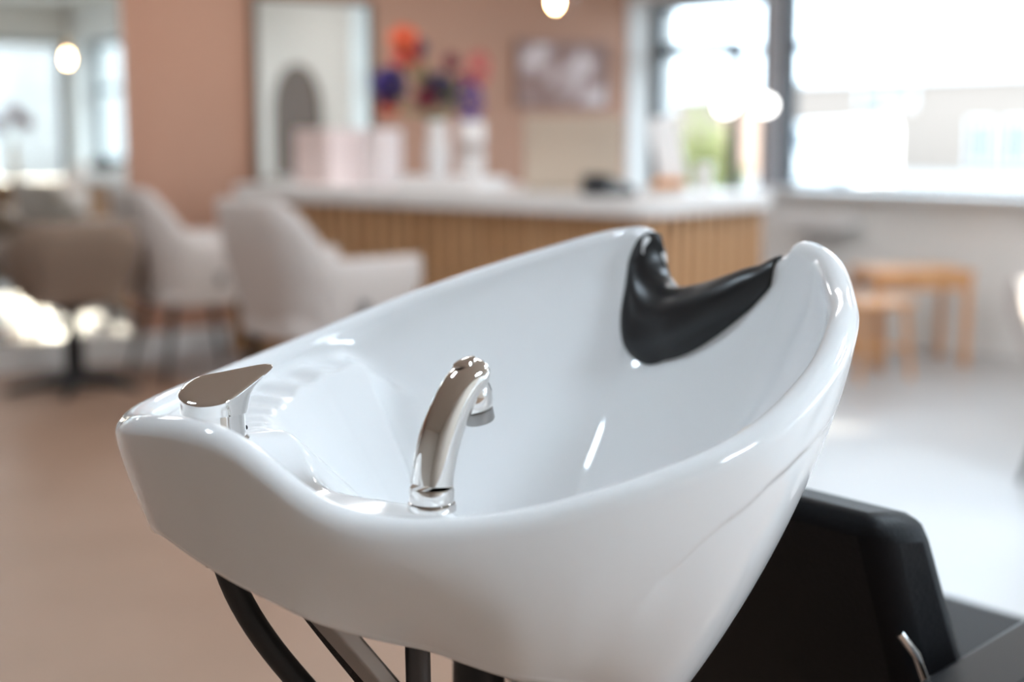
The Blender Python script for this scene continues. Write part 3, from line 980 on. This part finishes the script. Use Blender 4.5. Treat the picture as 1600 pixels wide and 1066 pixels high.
# ------------------------------------------------------------------ mirrors and picture on the pink wall
t = thing('tall_mirror', 'large frameless mirror at the left edge, reflecting window and desk', 'mirror', RM(1.65, 6.6, .14), A)
mb = MB(); mb.box((0, -.012, 1.12), (2.26, .02, 2.24)); mb.build('mirror_glass', M['mirror'], t, smooth=False)
mb = MB()
mb.box((0, -.004, 1.12), (2.28, .006, 2.26)); mb.build('backing', M['frame'], t, smooth=False)
t = thing('wall_mirror', 'upright dark-framed mirror on the pink wall behind the desk', 'mirror', RM(3.95, Q1, .55), A)
mw, mh = .74, 1.27
mb = MB(); mb.box((0, -.018, mh / 2), (mw - .03, .012, mh - .03)); mb.build('mirror_glass', M['mirror'], t, smooth=False)
mb = MB()
for x in (-1, 1): mb.box((x * (mw / 2 - .01), -.02, mh / 2), (.025, .04, mh))
for z in (.01, mh - .01): mb.box((0, -.02, z), (mw, .04, .022))
mb.build('mirror_frame', mat('bronze_frame', (.12, .085, .06), .4, .5), t, smooth=False, bevel=.002)
pic = thing('framed_picture', 'framed mauve and white picture on the pink wall right of the lamp', 'picture', RM(5.70, Q1, 1.27), A)
pmat = mat('abstract_print', (.36, .20, .16), .5)
nt = pmat.node_tree; b = nt.nodes['Principled BSDF']
tc = nt.nodes.new('ShaderNodeTexCoord'); n = nt.nodes.new('ShaderNodeTexNoise'); r = nt.nodes.new('ShaderNodeValToRGB')
n.inputs['Scale'].default_value = 4.5; n.inputs['Detail'].default_value = 1.5
r.color_ramp.elements[0].position = .45; r.color_ramp.elements[1].position = .6
r.color_ramp.elements[0].color = (.30, .17, .14, 1); r.color_ramp.elements[1].color = (.72, .60, .58, 1)
nt.links.new(tc.outputs['Object'], n.inputs['Vector']); nt.links.new(n.outputs['Fac'], r.inputs['Fac']); nt.links.new(r.outputs['Color'], b.inputs['Base Color'])
mb = MB(); mb.box((0, -.012, .19), (.70, .006, .36)); mb.build('print', pmat, pic, smooth=False)
mb = MB()
for x in (-1, 1): mb.box((x * .36, -.015, .19), (.02, .03, .40))
for z in (0, .38): mb.box((0, -.015, z), (.74, .03, .02))
mb.build('picture_frame', mat('mauve_frame', (.30, .18, .15), .5), pic, smooth=False, bevel=.002)

# ------------------------------------------------------------------ lamps
glow = mat('glowing_filament', (1, .75, .45), .4, emit=((1.0, .62, .30), 60))
globe = glass_mat('globe_glass', (.98, .96, .92))
brass = mat('brass', (.55, .36, .16), .3, 1.0)
def pendant(label, loc):
    t = thing('pendant_lamp', label, 'pendant lamp', loc, 0, 'pendant lamps')
    mb = MB(); pr = [(.075 * math.sin(a), -.075 * math.cos(a)) for a in np.linspace(0.001, PI - .3, 18)]
    mb.lathe([(r_, z_) for r_, z_ in pr], n=28, cap=False); mb.build('globe', globe, t)
    mb = MB(); mb.lathe([(0, -.046), (.011, -.040), (.019, -.02), (.018, .01), (.010, .04), (0, .045)], n=16, cap=False); mb.build('bulb', glow, t)
    mb = MB(); mb.lathe([(0, .04), (.02, .04), (.022, .10), (.006, .12), (0, .12)], n=16, cap=False); mb.build('socket', brass, t)
    mb = MB(); mb.tube([(0, 0, .118), (0, 0, ZC - loc[2] - .02)], .003, 8); mb.build('cord', M['blackmetal'], t)
    mb = MB(); mb.lathe([(0, 0), (.05, 0), (.05, .02), (0, .02)], (0, 0, ZC - loc[2] - .02), 20, cap=False); mb.build('ceiling_rose', brass, t)
    return t
pend = pendant('clear globe pendant lamp with glowing bulb hanging over the desk', (.178, 6.0, 1.655))
pv = RM(4.0, 2.7)
dup(pend, (pv.x, pv.y, 1.655), 0, 'globe pendant lamp seen only as a reflection in the tall mirror at the left')
disc = mat('lit_reflection_disc', (1, 1, 1), .4, emit=((1.0, .97, .92), 5))
def reflection_disc(label, px, zc, Y):  # lit discs stand in for lamp reflections in the window glass
    t = thing('window_reflection', label, 'lamp', (px, Y, zc), 0, 'reflection discs before the window')
    mb = MB(); mb.lathe([(.052 * math.sin(a), -.046 * math.cos(a)) for a in np.linspace(0.001, PI - .001, 16)], n=24, cap=False); mb.build('shade', disc, t)
    mb = MB(); mb.tube([(0, 0, .045), (0, 0, ZC - zc)], .002, 8); mb.build('cord', M['base'], t)
    return t
reflection_disc('left of two lit discs standing in for lamp reflections in the narrow window', 1.165, 1.255, 7.85)
reflection_disc('right of two lit discs standing in for lamp reflections, beside the grey window post', 1.36, 1.255, 7.75)

# ceiling fixtures out of frame: smallest mirrored in the chrome, larger ones added as fill light
fillm = mat('lit_fill_panel', (1, 1, 1), .5, emit=((.97, .98, 1.0), 11))
lampc = mat('lit_cool_panel', (1, 1, 1), .5, emit=((.72, .87, 1.0), 46))
def panel(label, p, q, w, d, m=None):
    c = RM(p, q, ZC)
    t = thing('ceiling_panel', label, 'ceiling lamp', c, A, 'ceiling panels')
    mb = MB(); mb.box((0, 0, -.012), (w, d, .024)); mb.build('housing', M['base'], t, smooth=False)
    mb = MB(); mb.box((0, 0, -.026), (w - .04, d - .04, .006)); mb.build('diffuser', m or fillm, t, smooth=False)
panel('smallest lit ceiling panel, above the basin', -0.1, 1.9, .36, .36, lampc)
panel('added ceiling fill panel behind the basin towards the shop front', 1.5, -1.5, .6, .6, lampc)
panel('added ceiling fill panel midway along the shop front', 3.2, .6, .6, .6, lampc)
panel('added ceiling fill panel nearest the corner of the two glazed walls', 4.9, .2, .6, .6)
panel('added ceiling fill panel above the styling chair', 1.2, 4.6, .6, .6)
panel('added ceiling fill panel above the near end of the desk', 3.0, 3.0, .6, .6)
panel('added ceiling fill panel nearest the big window', 5.0, 3.0, .6, .6)
panel('added ceiling fill panel above the far end of the desk', 3.2, 5.4, .6, .6)

# ------------------------------------------------------------------ right side furniture
t = thing('wall_shelf', 'short white shelf below the big window, right of the desk', 'shelf', RM(P1 - .10, 5.12, 0), A)
mb = MB(); mb.box((0, 0, .635), (.20, .44, .075)); mb.build('shelf_board', M['worktop'], t, smooth=False, bevel=.004)
mb = MB(); mb.box((.06, 0, .56), (.02, .30, .08)); mb.build('bracket', M['base'], t, smooth=False)
t = thing('low_table', 'low honey-coloured wooden table under the big window', 'table', (1.93, 6.86, 0), math.radians(6))
mb = MB(); mb.box((0, 0, .445), (.50, .34, .03)); mb.build('tabletop', M['wood'], t, smooth=False, bevel=.004)
mb = MB(); mb.box((0, -.14, .40), (.44, .018, .06)); mb.box((0, .14, .40), (.44, .018, .06)); mb.build('apron', M['wood'], t, smooth=False)
for sx in (-1, 1):
    for sy in (-1, 1):
        mb = MB(); mb.box((sx * .225, sy * .145, .215), (.035, .035, .43)); mb.build('leg', M['wood'], t, smooth=False, bevel=.003)
t = thing('wooden_stool', 'small wooden stool standing in front of the low table', 'stool', (1.64, 6.42, 0), math.radians(20))
mb = MB(); mb.prism(rounded_rect(-.15, .15, -.13, .13, .03), .33, .355); mb.build('seat', M['wood'], t, bevel=.004)
for sx in (-1, 1):
    for sy in (-1, 1):
        mb = MB(); mb.tube([(sx * .11, sy * .09, .33), (sx * .135, sy * .115, 0)], [.017, .013], 12); mb.build('leg', M['wood'], t)
mb = MB(); mb.tube([(-.12, -.10, .15), (.12, -.10, .15)], .009, 8); mb.tube([(-.12, .10, .15), (.12, .10, .15)], .009, 8); mb.build('stretcher', M['wood'], t)

# ------------------------------------------------------------------ outside
gp = MB(); rb(gp, P1 + .42, 120, -70, 70, -.25, -.12); struct(gp.build('ground', M['paving'], smooth=False))
gp = MB(); rb(gp, -60, P1 + .2, -60, Q0 - .22, -.25, -.12); struct(gp.build('ground', M['paving'], smooth=False))
def building(label, p, q0, q1, h, m, wins, dep=8):
    c = RM(p, (q0 + q1) / 2, -.12)
    t = thing('building', label, 'building', c, A)
    L = q1 - q0
    mb = MB(); mb.box((dep / 2, 0, h / 2), (dep, L, h)); mb.build('facade', M[m], t, smooth=False)
    mb = MB(); mb.box((dep / 2, 0, h + .08), (dep + .3, L + .3, .16)); mb.build('roof_edge', M['base'], t, smooth=False)
    for (y, z, w, hh) in wins:
        mb = MB()
        mb.box((-.04, y, z + hh / 2), (.08, w + .16, .08)); mb.box((-.04, y, z - hh / 2), (.12, w + .16, .08))
        mb.box((-.04, y - w / 2, z), (.08, .08, hh)); mb.box((-.04, y + w / 2, z), (.08, .08, hh)); mb.box((-.03, y, z), (.06, .06, hh))
        f = mb.build('window_frame', M['base'], t, smooth=False)
        mb = MB(); mb.box((-.01, y, z), (.03, w, hh)); mb.build('pane', M['outglass'], f, smooth=False)
    return t
building('low pale brick building across the street beyond the big window', 40, 16, 36, 2.98, 'outwall', [(.9, .95, .75, 1.4), (-.4, .95, .75, 1.4), (4.6, 2.45, 2.2, .5), (-5, 1.6, 1.6, 1.2)])
building('pale rendered house seen through the narrow window', 31, 29.6, 45, 2.25, 'outwall2', [(-3, 1.4, 1.2, 1.0), (2, 1.4, 1.2, 1.0)], 2.2)
def van(label, p, q, rz):
    t = thing('van', label, 'van', RM(p, q, -.12), A + rz)
    body = [(-1.0, .32), (1.0, .32), (1.0, .75), (.80, .85), (.55, 1.42), (-.95, 1.48), (-1.0, 1.3)]
    mb = MB(); n_ = len(body)
    mb.add([(-.6, a, b_) for a, b_ in body] + [(.6, a, b_) for a, b_ in body],
           [tuple(range(n_)), tuple(range(n_, 2 * n_))] + [(k, (k + 1) % n_, n_ + (k + 1) % n_, n_ + k) for k in range(n_)])
    mb.build('body', M['carpaint'], t, bevel=.05)
    mb = MB(); mb.add([(-.61, .50, .90), (-.61, .74, .90), (-.61, .54, 1.32), (-.61, .30, 1.32), (-.61, .30, .90)], [(0, 1, 2, 3, 4)]); mb.build('side_window', M['outglass'], t, smooth=False)
    for y in (-.62, .62):
        mb = MB(); mb.tube([(-.62, y, .22), (.62, y, .22)], .22, 24); mb.build('wheel', M['tyre'], t)
    return t
van('white van parked outside the big window', 21.5, 17.6, 0)
# small tree outside the narrow window
def tree(label, p, q, h):
    t = thing('tree', label, 'tree', RM(p, q, -.12), 0)
    mb = MB(); mb.tube([(0, 0, 0), (.03, 0, h * .5), (0, .04, h * .8)], [.07, .05, .02], 10)
    for k in range(7):
        a = k * 2.4; mb.tube([(.02, 0, h * (.35 + .06 * k)), (.3 * math.cos(a), .3 * math.sin(a), h * (.5 + .06 * k))], [.025, .008], 6)
    mb.build('trunk', M['bark'], t)
    random.seed(9); mb = MB()
    for k in range(1400):
        a = random.random() * 2 * PI; z = random.gauss(.62, .16) * h; r = random.random() ** .5 * .42 * max(.2, 1 - abs(z / h - .6) * 1.6)
        c = Vector((r * math.cos(a), r * math.sin(a), z)); u = Vector((random.gauss(0, 1), random.gauss(0, 1), random.gauss(0, 1))).normalized(); v = u.orthogonal().normalized()
        mb.add([c, c + u * .04 + v * .018, c + u * .08, c + u * .04 - v * .018], [(0, 1, 2, 3)])
    mb.build('foliage', M['leaf'], t, smooth=False)
tree('slim green tree outside the narrow window', 9.2, 9.0, 1.45)

# tall building added on the other side street to keep low sun off the floor
c_ = RM(-7.8, -15, -.12)
sb = thing('building', 'building added opposite the shop front to block the low sun, seen only in reflections', 'building', c_, A)
mb = MB(); mb.box((0, -4, 3.4), (32, 8, 6.8)); mb.build('facade', M['outwall3'], sb, smooth=False)
mb = MB(); mb.box((0, -4, 6.86), (32.3, 8.3, .16)); mb.build('roof_edge', M['base'], sb, smooth=False)
for k in range(10):
    for z in (1.6, 4.6):
        mb = MB(); mb.box((-14.4 + 3.2 * k, .0, z), (1.5, .08, 1.6)); f = mb.build('window_frame', M['base'], sb, smooth=False)
        mb = MB(); mb.box((-14.4 + 3.2 * k, .045, z), (1.3, .03, 1.4)); mb.build('pane', M['outglass'], f, smooth=False)

tb = thing('sun_block_tower', 'unseen tower added along the side street to keep low sun off the window reveal', 'building', RM(16.5, -15, -.12), A)  # added out of view, blocks the sun from the narrow window's reveal
mb = MB(); mb.box((0, -4, 7.0), (9.5, 8, 14.0)); mb.build('facade', M['outwall3'], tb, smooth=False)
mb = MB(); mb.box((0, -4, 14.06), (9.8, 8.3, .16)); mb.build('roof_edge', M['base'], tb, smooth=False)

# ------------------------------------------------------------------ sideboard beyond the right edge, seen in the tall mirror
sbd = thing('sideboard', 'dark slatted sideboard seen only as a reflection in the tall mirror', 'sideboard', RM(4.85, .2, 0), A)
mb = MB(); mb.box((0, 0, .35), (1.9, .42, .62)); mb.build('carcass', M['slatback'], sbd, smooth=False)
darkslat = wood_mat('walnut_slats', (0.16, 0.09, 0.045), (0.22, 0.13, 0.07), .5, 20)
mb = MB()
for k in range(34): mb.box((-.92 + .0555 * k, .215, .35), (.034, .02, .62))
mb.build('slats', darkslat, sbd, smooth=False)
mb = MB(); mb.box((0, 0, .675), (1.94, .47, .03)); mb.build('top', darkslat, sbd, smooth=False, bevel=.004)
for sx in (-.85, .85):
    mb = MB(); mb.box((sx, 0, .02), (.06, .36, .04)); mb.build('foot', M['blackmetal'], sbd, smooth=False)
v2 = thing('vase', 'slim tan vase with dark red flowers on the sideboard, reflected at the far left', 'vase', RM(4.42, .2, .69), A)
mb = MB(); mb.lathe([(0, 0), (.04, 0), (.045, .05), (.03, .25), (.04, .33), (.034, .33), (.024, .25), (.036, .05), (0, .02)], n=24, cap=False)
mb.build('vase_body', mat('tan_ceramic', (.45, .36, .26), .4), v2)
for k, (dx, dy, dz, lb) in enumerate([(-.13, .0, .46, 'dark red bloom at the left in the sideboard vase'), (.0, .03, .58, 'plum bloom at the top of the sideboard vase'), (.12, -.02, .50, 'dark red bloom at the right in the sideboard vase')]):
    f_ = thing('cut_flower', lb, 'flower', v2.location + Vector((0, 0, .02)), A, 'flowers in the sideboard vase')
    mb = MB(); mb.tube([(0, 0, 0), (dx * .08, dy * .08, .30), (dx, dy, dz)], .004, 8); mb.build('stem', stem_m, f_)
    mb = MB()
    for q_ in range(40):
        th = q_ * 2.39996; z = 1 - 2 * (q_ + .5) / 40; r = math.sqrt(1 - z * z)
        d = Vector((r * math.cos(th), r * math.sin(th), z)); c = Vector((dx, dy, dz)) + d * .04; s1 = d.orthogonal().normalized() * .022
        mb.add([c - s1, c + d * .05, c + s1, c + d * .01], [(0, 1, 2), (0, 2, 3)])
    mb.lathe([(0, -.03), (.035, 0), (0, .03)], (dx, dy, dz), 10, cap=False)
    mb.build('flower_head', pm((.14, .015, .03)), f_, smooth=False)
